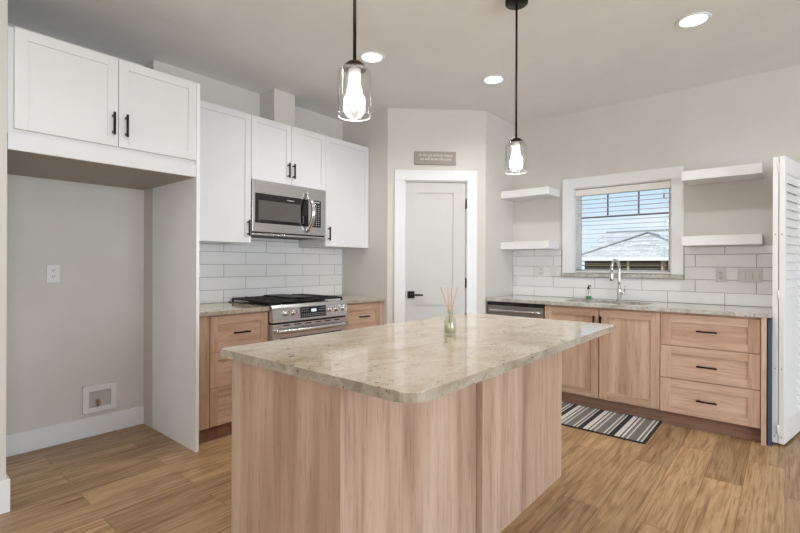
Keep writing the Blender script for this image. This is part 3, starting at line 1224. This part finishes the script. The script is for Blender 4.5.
outer = [(XP + 0.001, CF), (-0.073, CF), (-0.073, YW - 0.010), (XP + 0.001, YW - 0.010)]
inner = rounded(SX0, SX1, SY0, SY1, 0.05)
zt, zb = 0.914, 0.884
vt = {}
for nm, z in (('t', zt), ('b', zb)):
    vt['o' + nm] = [bm.verts.new((x, y, z)) for x, y in outer]
    vt['i' + nm] = [bm.verts.new((x, y, z)) for x, y in inner]
    es = []
    for key in ('o' + nm, 'i' + nm):
        L_ = vt[key]
        es += [bm.edges.new((L_[i], L_[(i + 1) % len(L_)])) for i in range(len(L_))]
    bmesh.ops.triangle_fill(bm, use_beauty=True, use_dissolve=False, edges=es)
for key in ('o', 'i'):
    t_, b_ = vt[key + 't'], vt[key + 'b']
    for i in range(len(t_)):
        j = (i + 1) % len(t_)
        bm.faces.new((t_[i], t_[j], b_[j], b_[i]))
tag(part('countertop', bm, M['granite_reflection_grey']), 'long granite countertop under the window holding the sink', 'countertop', 'granite countertops')

# undermount sink
sk = thing('kitchen_sink', 'stainless steel undermount sink below the window', 'sink', ((SX0 + SX1) / 2, 4.32, 0.68))
bm = new()
rt, rb = rounded(SX0 + 0.002, SX1 - 0.002, SY0 + 0.002, SY1 - 0.002, 0.05), rounded(SX0 + 0.02, SX1 - 0.02, SY0 + 0.02, SY1 - 0.02, 0.05)
ro = rounded(SX0 - 0.015, SX1 + 0.015, SY0 - 0.015, SY1 + 0.015, 0.06)
A_ = [bm.verts.new((x, y, 0.8835)) for x, y in ro]
B_ = [bm.verts.new((x, y, 0.8835)) for x, y in rt]
C_ = [bm.verts.new((x, y, 0.70)) for x, y in rb]
D_ = [bm.verts.new((x, y, 0.697)) for x, y in ro]
n = len(A_)
for P, Q in ((A_, B_), (B_, C_), (A_, D_)):
    for i in range(n):
        j = (i + 1) % n
        bm.faces.new((P[i], P[j], Q[j], Q[i]))
bm.faces.new(C_); bm.faces.new(D_[::-1])
part('basin', bm, M['sinksteel'], sk)
bm = new()
lathe(bm, [(0.0, 0.004), (0.03, 0.004), (0.042, 0.003), (0.045, 0.0)], ((SX0 + SX1) / 2, 4.33, 0.7005), 24)
part('drain', bm, M['chrome'], sk)

# faucet
fx, fy = -1.185, 4.565
fc = thing('faucet', 'chrome gooseneck pull-down faucet behind the sink', 'faucet', (fx, fy, 0.914))
bm = new()
lathe(bm, [(0.0, 0.0), (0.027, 0.0), (0.027, 0.006), (0.020, 0.012), (0.018, 0.10), (0.016, 0.12), (0.0, 0.12)], (fx, fy, 0.9142), 24)
part('faucet_base', bm, M['chrome'], fc)
bm = new()
pts = [(fx, fy, 1.03), (fx, fy, 1.10), (fx, fy, 1.16), (fx, fy, 1.205)]
R_ = 0.085
for k in range(1, 13):
    a = PI * k / 12
    pts.append((fx - 0.01 * (1 - math.cos(a)), fy - R_ + R_ * math.cos(a), 1.205 + R_ * math.sin(a)))
pts.append((fx - 0.02, fy - 2 * R_, 1.185))
tube(bm, pts, 0.0125, 14)
part('spout', bm, M['chrome'], fc)
bm = new()
tube(bm, [(fx - 0.02, fy - 2 * R_, 1.19), (fx - 0.02, fy - 2 * R_, 1.165), (fx - 0.02, fy - 2 * R_, 1.12), (fx - 0.02, fy - 2 * R_, 1.10)], 0.017, 14, radii=[0.014, 0.018, 0.019, 0.016])
part('spray_head', bm, M['chrome'], fc)
bm = new()
tube(bm, [(fx, fy, 0.985), (fx + 0.048, fy, 0.985)], 0.014, 12)
tube(bm, [(fx + 0.040, fy, 0.985), (fx + 0.052, fy - 0.012, 1.02), (fx + 0.058, fy - 0.02, 1.05)], 0.006, 10)
part('lever', bm, M['chrome'], fc)

# soap bottle
sx, sy = -1.455, 4.545
sb = thing('soap_bottle', 'small clear soap bottle with green base and dark pump beside the faucet', 'bottle', (sx, sy, 0.914))
bm = new()
lathe(bm, [(0.0, 0.001), (0.027, 0.001), (0.029, 0.006), (0.029, 0.075), (0.022, 0.090), (0.012, 0.096), (0.012, 0.104)], (sx, sy, 0.914), 24)
part('bottle_body', bm, M['shade'], sb)
bm = new()
lathe(bm, [(0.0, 0.003), (0.0265, 0.003), (0.027, 0.006), (0.027, 0.030), (0.0, 0.030)], (sx, sy, 0.914), 24)
part('soap', bm, M['soap'], sb)
bm = new()
lathe(bm, [(0.0, 0.098), (0.014, 0.098), (0.014, 0.114), (0.005, 0.116), (0.005, 0.135), (0.0, 0.135)], (sx, sy, 0.914), 16)
tube(bm, [(sx, sy, 1.046), (sx + 0.02, sy - 0.02, 1.046), (sx + 0.028, sy - 0.028, 1.040)], 0.005, 8)
tube(bm, [(sx, sy, 0.925), (sx, sy, 1.015)], 0.002, 6)
part('pump', bm, M['black'], sb)

# floating shelves
for x0, x1, z0, lab in ((XP + 0.001, -1.777, 1.9365, 'white floating shelf left of the window, upper of the two there'),
                        (XP + 0.001, -1.777, 1.404, 'white floating shelf left of the window, lower of the two there'),
                        (-0.655, -0.136, 1.9365, 'white floating shelf between window and bifold door, upper one'),
                        (-0.655, -0.136, 1.404, 'white floating shelf between window and bifold door, lower one')):
    bm = new(); bx(bm, x0, x1, 4.350, YW - 0.0005, z0 + 0.0008, z0 + 0.077, bev=0.0015)
    tag(part('floating_shelf', bm, M['trim']), lab, 'shelf', 'white floating shelves')

# dark blue board seen in the gap
bm = new(); bx(bm, -0.0945, -0.0725, 4.055, 4.60, 0.0, 0.872, bev=0.002)
tag(part('narrow_board', bm, M['blue']), 'narrow dark blue board standing between oak drawers and white bifold door', 'board')

# ---- bifold louvered door, folded open
BW, BH = 0.475, 2.0
bf = thing('door_2', 'white louvered bifold door folded open at the right edge', 'door', (-0.0385, 4.100, 0), -math.radians(12.0), kind='structure')
for k, xa in enumerate((-0.0335, 0.0025)):
    bmw = new()
    xb = xa + 0.031
    z0, z1 = 0.015, 1.998

    def loc(bmesh_, x0, x1, y0, y1, za, zb_, bev=0.0):
        bx(bmesh_, x0, x1, y0, y1, za, zb_, 0, bev)
    st = 0.045
    loc(bmw, xa, xb, 0, st, z0, z1, 0.0015)
    loc(bmw, xa, xb, BW - st, BW, z0, z1, 0.0015)
    for za, zb_ in ((z0, z0 + 0.155), (z1 - 0.11, z1)):
        loc(bmw, xa, xb, st, BW - st, za, zb_, 0.001)
    for v in bmw.verts:
        v.co = W(bf) @ v.co
    pn = part('bifold_panel', bmw, M['bifold'], bf)
    bms = new()
    for za, zb_ in ((z0 + 0.155, z1 - 0.11),):
        nsl = int((zb_ - za) / 0.061)
        for i in range(nsl):
            zc = za + (i + 0.5) * (zb_ - za) / nsl
            xc = (xa + xb) / 2
            vs = bx(bms, -0.036, 0.036, st - 0.004, BW - st + 0.004, -0.0035, 0.0035)
            rot = Matrix.Rotation(math.radians(70), 4, 'Y')
            for v in vs:
                v.co = rot @ v.co + Vector((xc, 0, zc))
    for v in bms.verts:
        v.co = W(bf) @ v.co
    part('louvers', bms, M['bifold'], pn)
    bmh = new()
    for zz in (0.06, 0.53, 1.46):
        tube(bmh, [(xa + 0.0155, 0.001, zz), (xa + 0.0155, -0.0012, zz)], 0.0035, 10)
    for v in bmh.verts:
        v.co = W(bf) @ v.co
    part('screw_holes', bmh, M['dark'], pn)
bmh = new()
for zz in (0.11, 1.04, 1.92):
    tube(bmh, [(-0.0005, -0.004, zz - 0.035), (-0.0005, -0.004, zz + 0.035)], 0.005, 10)
for v in bmh.verts:
    v.co = W(bf) @ v.co
part('hinge', bmh, M['bifold'], bf)

# ---- outlets and switches


def plate(side, uc, zc, w, h, face, kind, label, cat):
    s = 1 if side == 'L' else -1
    if side == 'L':
        loc = (face, uc, zc - h / 2)
    else:
        loc = (uc, face, zc - h / 2)
    o = thing('wall_outlet' if kind == 'o' else 'light_switch', label, cat, loc, group='wall outlets and switches')
    bm = new(); fbox(bm, side, uc - w / 2, uc + w / 2, face, face + s * 0.006, zc - h / 2, zc + h / 2, 0, 0.002)
    part('cover_plate', bm, M['plastic'], o)
    if kind == 'o':
        for dz in (-0.021, 0.021):
            bm = new()
            fbox(bm, side, uc - 0.017, uc + 0.017, face + s * 0.004, face + s * 0.008, zc + dz - 0.014, zc + dz + 0.014, 0, 0.001)
            for du in (-0.007, 0.007):
                fbox(bm, side, uc + du - 0.0016, uc + du + 0.0016, face + s * 0.006, face + s * 0.0086, zc + dz - 0.002, zc + dz + 0.008, 1)
            fbox(bm, side, uc - 0.0022, uc + 0.0022, face + s * 0.006, face + s * 0.0086, zc + dz - 0.010, zc + dz - 0.006, 1)
            part('socket', bm, [M['plastic'], M['dark']], o)
    else:
        n = int(kind[1])
        for k in range(n):
            u = uc + (k - (n - 1) / 2) * 0.046
            bm = new()
            fbox(bm, side, u - 0.0165, u + 0.0165, face + s * 0.004, face + s * 0.009, zc - 0.033, zc + 0.033, 0, 0.0015)
            part('rocker', bm, M['plastic'], o)
    return o


plate('L', 0.849, 1.170, 0.074, 0.119, XA, 'o', 'white outlet on the wall of the empty fridge space', 'outlet')
plate('L', 1.520, 1.175, 0.074, 0.119, XW + 0.0096, 'o', 'white outlet on the tiles beside the grey end panel', 'outlet')
FB = YW - 0.0096
plate('B', -1.967, 1.176, 0.074, 0.110, FB, 'o', 'white outlet on the tiles under the left shelves', 'outlet')
plate('B', -1.833, 1.180, 0.074, 0.110, FB, 's1', 'white single switch on the tiles beside the window casing', 'switch')
plate('B', -0.414, 1.160, 0.074, 0.112, FB, 'o', 'white outlet on the tiles under the shelves by the bifold door', 'outlet')
plate('B', -0.222, 1.162, 0.160, 0.112, FB, 's3', 'white triple switch on the tiles near the bifold door', 'switch')

# water supply box in the fridge space
wb = thing('water_supply_box', 'white recessed water valve box low on the fridge space wall', 'box', (XA, 1.122, 0.175))
bm = new()
b0, b1, bz0, bz1 = 1.018, 1.230, 0.172, 0.364
i0, i1, iz0, iz1 = 1.056, 1.194, 0.207, 0.322
for (a, b, cc, d) in ((b0, b1, bz0, iz0), (b0, b1, iz1, bz1), (b0, i0, iz0, iz1), (i1, b1, iz0, iz1)):
    bx(bm, XA, XA + 0.024, a, b, cc, d, 0, 0.0015)
part('box_frame', bm, M['plastic'], wb)
bm = new(); bx(bm, XA + 0.0005, XA + 0.003, i0, i1, iz0, iz1)
part('back_plate', bm, paint('box_back_grey', srgb(190, 186, 178), 0.5, 0), wb)
bm = new()
tube(bm, [(XA + 0.014, 1.112, 0.208), (XA + 0.014, 1.112, 0.245)], 0.008, 12)
tube(bm, [(XA + 0.014, 1.112, 0.245), (XA + 0.014, 1.112, 0.262)], 0.011, 12)
tube(bm, [(XA + 0.014, 1.112, 0.236), (XA + 0.030, 1.112, 0.236)], 0.005, 10)
bx(bm, XA + 0.028, XA + 0.033, 1.096, 1.128, 0.230, 0.242, 0, 0.002)
v_ = part('valve', bm, M['brass'], wb); v_['label'] = 'small brass valve'

# ------------------------------------------------------------------ island
IY0, IY1 = 0.942, 2.668
oak_b = oak('island_oak_upright', 2, srgb(150, 124, 105), srgb(186, 159, 138), srgb(202, 178, 159))
isl = thing('kitchen_island', 'large oak panelled island in the middle of the kitchen', 'island', (-1.33, 1.80, 0))
bm = new(); bx(bm, -1.655, -1.040, IY0 + 0.019, IY1 - 0.019, 0.0, 0.883)
part('island_body', bm, oak_b, isl)
bm = new(); bx(bm, -1.658, -1.030, IY0, IY0 + 0.018, 0.0, 0.8835, bev=0.001)
part('end_panel', bm, oak_b, isl)
bm = new(); bx(bm, -1.658, -1.041, IY1 - 0.018, IY1, 0.0, 0.8835, bev=0.001)
part('end_panel', bm, oak_b, isl)
bm = new(); bx(bm, -1.039, -1.030, IY0 + 0.0185, 1.737, 0.0, 0.8835, bev=0.001)
part('back_panel', bm, oak_b, isl)
bm = new(); bx(bm, -1.0395, -1.006, 1.7515, IY1 - 0.0, 0.0, 0.8835, bev=0.001)
part('back_panel', bm, oak_b, isl)

bm = new()
pts = []
for cx_, cy_, r, a0 in ((-0.712, 2.695, 0.03, 0), (-1.668, 2.695, 0.03, 90), (-1.672, 0.897, 0.012, 180), (-0.712, 0.897, 0.06, 270)):
    ox, oy = (cx_ - r if a0 in (0, 270) else cx_ + r), (cy_ - r if a0 in (0, 90) else cy_ + r)
    for k in range(9):
        a = math.radians(a0 + 90 * k / 8)
        pts.append((ox + r * math.cos(a), oy + r * math.sin(a)))
prism(bm, pts, 0.884, 0.914, 0, 0.004, 3)
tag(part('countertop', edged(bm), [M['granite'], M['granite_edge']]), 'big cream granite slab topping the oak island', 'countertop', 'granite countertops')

# reed diffuser
dx, dy = -1.211, 1.800
rd = thing('reed_diffuser', 'small green glass reed diffuser standing on the island', 'diffuser', (dx, dy, 0.914))
bm = new()
lathe(bm, [(0.0, 0.001), (0.026, 0.001), (0.028, 0.006), (0.029, 0.03), (0.027, 0.06), (0.022, 0.078), (0.014, 0.088), (0.0125, 0.092), (0.0125, 0.108), (0.016, 0.110), (0.016, 0.114), (0.0115, 0.114), (0.0105, 0.09), (0.019, 0.076), (0.0245, 0.058), (0.0265, 0.03), (0.025, 0.008), (0.0, 0.006)], (dx, dy, 0.914), 28)
part('bottle', bm, M['bottle'], rd)
bm = new()
lathe(bm, [(0.0, 0.007), (0.0235, 0.009), (0.0245, 0.03), (0.0242, 0.042), (0.0, 0.042)], (dx, dy, 0.914), 24)
part('oil', bm, M['oil'], rd)
Rv = Vector((math.cos(YAW), math.sin(YAW), 0)); Fv = Vector((-math.sin(YAW), math.cos(YAW), 0))
for t0, t1, e in ((0.010, -0.044, 0.004), (0.006, -0.013, -0.012), (-0.004, 0.008, 0.012), (-0.010, 0.034, -0.006)):
    bm = new()
    a = Vector((dx, dy, 0.924)) + Rv * t0
    b = Vector((dx, dy, 1.135)) + Rv * t1 + Fv * e
    # keep the stick inside the neck
    nk = Vector((dx, dy, 1.02)) + Rv * (0.006 if t1 > 0 else -0.006) * 0.8
    dir_ = (b - nk).normalized()
    a = nk - dir_ * 0.09
    tube(bm, [a, b], 0.0018, 6)
    part('reed', bm, M['reed'], rd)

# ------------------------------------------------------------------ rug
rx0, rx1, ry0, ry1 = -1.95, -0.742, 3.515, 4.098
rg = thing('striped_rug', 'grey, black and white striped rug on the floor before the sink cabinet', 'rug', (rx1 - 0.02, 3.80, 0))
bm = new(); bx(bm, rx0 + 0.02, rx1 - 0.020, ry0 + 0.012, ry1 - 0.012, 0.001, 0.011, bev=0.002)
part('woven_top', bm, M['rug'], rg)
bm = new()
for (a, b, cc, d) in ((rx0, rx0 + 0.02, ry0, ry1), (rx1 - 0.02, rx1, ry0, ry1), (rx0 + 0.02, rx1 - 0.02, ry0, ry0 + 0.012), (rx0 + 0.02, rx1 - 0.02, ry1 - 0.012, ry1)):
    bx(bm, a, b, cc, d, 0.0005, 0.010, 0, 0.002)
part('edge_binding', bm, M['rug_edge'], rg)

# ------------------------------------------------------------------ lamps


def pendant(x, y, label):
    p = thing('pendant_light', label, 'lamp', (x, y, HC), group='pendant lights over the island')
    bm = new()
    lathe(bm, [(0.0, HC - 0.050), (0.058, HC - 0.050), (0.064, HC - 0.044), (0.064, HC - 0.0005), (0.0, HC - 0.0005)], (x, y, 0), 32)
    part('canopy', bm, M['bronze'], p)
    bm = new(); tube(bm, [(x, y, 1.958), (x, y, HC - 0.048)], 0.0062, 12)
    part('rod', bm, M['bronze'], p)
    bm = new()
    lathe(bm, [(0.0, 1.968), (0.010, 1.968), (0.026, 1.962), (0.038, 1.950), (0.041, 1.942), (0.041, 1.938), (0.0, 1.938)], (x, y, 0), 28)
    part('cap', bm, M['bronze'], p)
    bm = new()
    lathe(bm, [(0.030, 1.9375), (0.052, 1.9370), (0.0585, 1.932), (0.060, 1.924), (0.060, 1.775), (0.0605, 1.7715), (0.0595, 1.7705), (0.0575, 1.773), (0.0575, 1.922), (0.050, 1.934), (0.030, 1.935)], (x, y, 0), 40)
    sh_ = part('glass_shade', bm, M['shade'], p)
    bm = new()
    tube(bm, [(x + 0.059 * math.cos(2 * PI * k / 48), y + 0.059 * math.sin(2 * PI * k / 48), 1.772) for k in range(49)], 0.0016, 8, caps=False)
    part('rim_highlight', bm, M['rim'], sh_)
    bm = new()
    lathe(bm, [(0.0, 1.9378), (0.022, 1.9378), (0.022, 1.905), (0.014, 1.898), (0.0, 1.898)], (x, y, 0), 20)
    part('socket', bm, M['plastic'], p)
    bm = new()
    lathe(bm, [(0.017, 1.905), (0.019, 1.893), (0.022, 1.878), (0.0275, 1.858), (0.0275, 1.840), (0.020, 1.822), (0.012, 1.806), (0.0085, 1.794), (0.0, 1.786)], (x, y, 0), 24)
    part('bulb', bm, M['bulb'], p)
    lamp('pendant_glow', 'POINT', (0, 0, 1.83 - HC), 5, (1, 0.94, 0.86), 0.05, parent=p)


pendant(-1.180, 1.140, 'clear glass pendant lamp over the near half of the island')
pendant(-1.180, 2.420, 'clear glass pendant lamp over the far half of the island')


def can_light(x, y, label, watts=40):
    p = thing('recessed_light', label, 'lamp', (x, y, HC), group='recessed ceiling lights')
    bm = new()
    lathe(bm, [(0.074, HC - 0.004), (0.080, HC - 0.008), (0.092, HC - 0.006), (0.096, HC - 0.0005), (0.074, HC - 0.0005)], (x, y, 0), 40)
    part('trim_ring', bm, M['trim'], p)
    bm = new()
    lathe(bm, [(0.0, HC - 0.005), (0.0735, HC - 0.004), (0.0735, HC - 0.0006), (0.0, HC - 0.0006)], (x, y, 0), 40)
    part('diffuser', bm, M['can'], p)
    lamp('recessed_glow', 'SPOT', (0, 0, -0.02), watts, (1, 0.98, 0.96), 0.07, (0, 0, -1), p, spot_size=math.radians(150), spot_blend=0.8)
    return p


can_light(-2.349, 2.447, 'round recessed ceiling light beside the left pendant')
can_light(-1.857, 3.389, 'round recessed ceiling light nearest the pantry door')
can_light(-2.060, 0.700, 'added unseen recessed ceiling light in front of the empty fridge space', 13)  # out-of-view light added to brighten the fridge corner
can_light(-0.446, 3.366, 'round recessed ceiling light in front of the bifold door')

# ------------------------------------------------------------------ outside the window
GZ = -1.3
bm = new(); bx(bm, -80, 60, YW + 1.4, 120, GZ - 0.2, GZ)
struct('ground', bm, M['grass'])
EX = Vector((-math.sin(YAW), math.cos(YAW), 0))
HY = 16.5        # front eaves line of the neighbour's house
hs = thing('house', 'neighbouring house with grey shingle roof seen through the window', 'house', (-3.5, HY + 4, GZ))
bm = new(); bx(bm, -5.75, 3.6, 17.6, 24.0, GZ, 1.42)
bx(bm, -5.55, -2.0, 16.9, 17.6, GZ, 1.42)
part('house_wall', bm, M['brown'], hs)


def quad(bm, *pts):
    return bm.faces.new([bm.verts.new(p) for p in pts])


bm = new()
EZ, RZ = 1.50, 2.64
# main gabled roof, ridge running across the view
xl, xr_ = -5.86, 4.0
for dz in (0.0, -0.12):
    quad(bm, (xl, 17.0, EZ + dz), (xr_, 17.0, EZ + dz), (xr_, 20.6, RZ + dz), (xl, 20.6, RZ + dz))
    quad(bm, (xl, 20.6, RZ + dz), (xr_, 20.6, RZ + dz), (xr_, 24.2, EZ + dz), (xl, 24.2, EZ + dz))
quad(bm, (xl, 17.0, EZ), (xl, 20.6, RZ), (xl, 20.6, RZ - 0.12), (xl, 17.0, EZ - 0.12))
quad(bm, (xl, 24.2, EZ), (xl, 20.6, RZ), (xl, 20.6, RZ - 0.12), (xl, 24.2, EZ - 0.12))
# front wing with a hipped end
a0, a1, t0, t1 = (-5.78, 16.3, EZ), (-1.72, 16.3, EZ), (-3.75, 18.1, 2.40), (-3.75, 20.2, 2.40)
quad(bm, a0, a1, t0)
quad(bm, a1, (-1.72, 19.0, EZ), t1, t0)
quad(bm, (-5.78, 19.0, EZ), a0, t0, t1)
quad(bm, a0, (-5.78, 19.0, EZ), (-1.72, 19.0, EZ), a1)
rf = part('roof', bm, M['shingle'], hs)
bm = new()
bx(bm, -5.80, -1.70, 16.26, 16.30, EZ - 0.10, EZ + 0.005)
bx(bm, -5.80, -5.76, 16.30, 17.0, EZ - 0.10, EZ + 0.005)
bx(bm, -1.74, -1.70, 16.30, 17.0, EZ - 0.10, EZ + 0.005)
bx(bm, -5.88, -5.80, 16.96, 17.0, EZ - 0.10, EZ + 0.005)
bx(bm, -1.70, 4.02, 16.96, 17.0, EZ - 0.10, EZ + 0.005)
part('fascia', bm, M['trim'], hs)
for p, q in ((a0, t0), (a1, t0), (t0, t1), ((xl, 20.6, RZ), (xr_, 20.6, RZ))):
    bm = new(); tube(bm, [p, q], 0.045, 6)
    part('ridge_cap', bm, M['muntin'], rf)
HY = 16.5
for x in (-4.02, -3.02, -2.82):
    bm = new(); bx(bm, x, x + 0.06, HY - 0.1, HY, GZ, EZ - 0.10)
    part('post', bm, M['timber'], hs)
bm = new()
for z in (1.22, 0.95):
    bx(bm, -5.6, -2.3, HY + 0.02, HY + 0.08, z, z + 0.035)
part('rail', bm, M['timber'], hs)

sh = thing('shrub', 'yellow green shrub left of the neighbouring house', 'shrub', (-6.35, 14.4, GZ))
bm = new()
for k in range(700):
    a, b = random.random() * 2 * PI, math.acos(2 * random.random() - 1)
    r = 0.95 * random.random() ** 0.4
    c_ = Vector((-6.35 + 0.6 * r * math.sin(b) * math.cos(a), 14.4 + 0.6 * r * math.sin(b) * math.sin(a), 0.35 + 1.3 * r * math.cos(b)))
    d_ = Vector((random.uniform(-1, 1), random.uniform(-1, 1), random.uniform(-1, 1))).normalized() * 0.09
    e_ = d_.orthogonal().normalized() * 0.05
    bm.faces.new([bm.verts.new(c_ + d_), bm.verts.new(c_ + e_), bm.verts.new(c_ - d_), bm.verts.new(c_ - e_)])
part('foliage', bm, M['leaf'], sh)
bm = new(); tube(bm, [(-6.35, 14.4, GZ), (-6.35, 14.4, 0.6)], 0.05, 8)
part('stem', bm, M['brown'], sh)
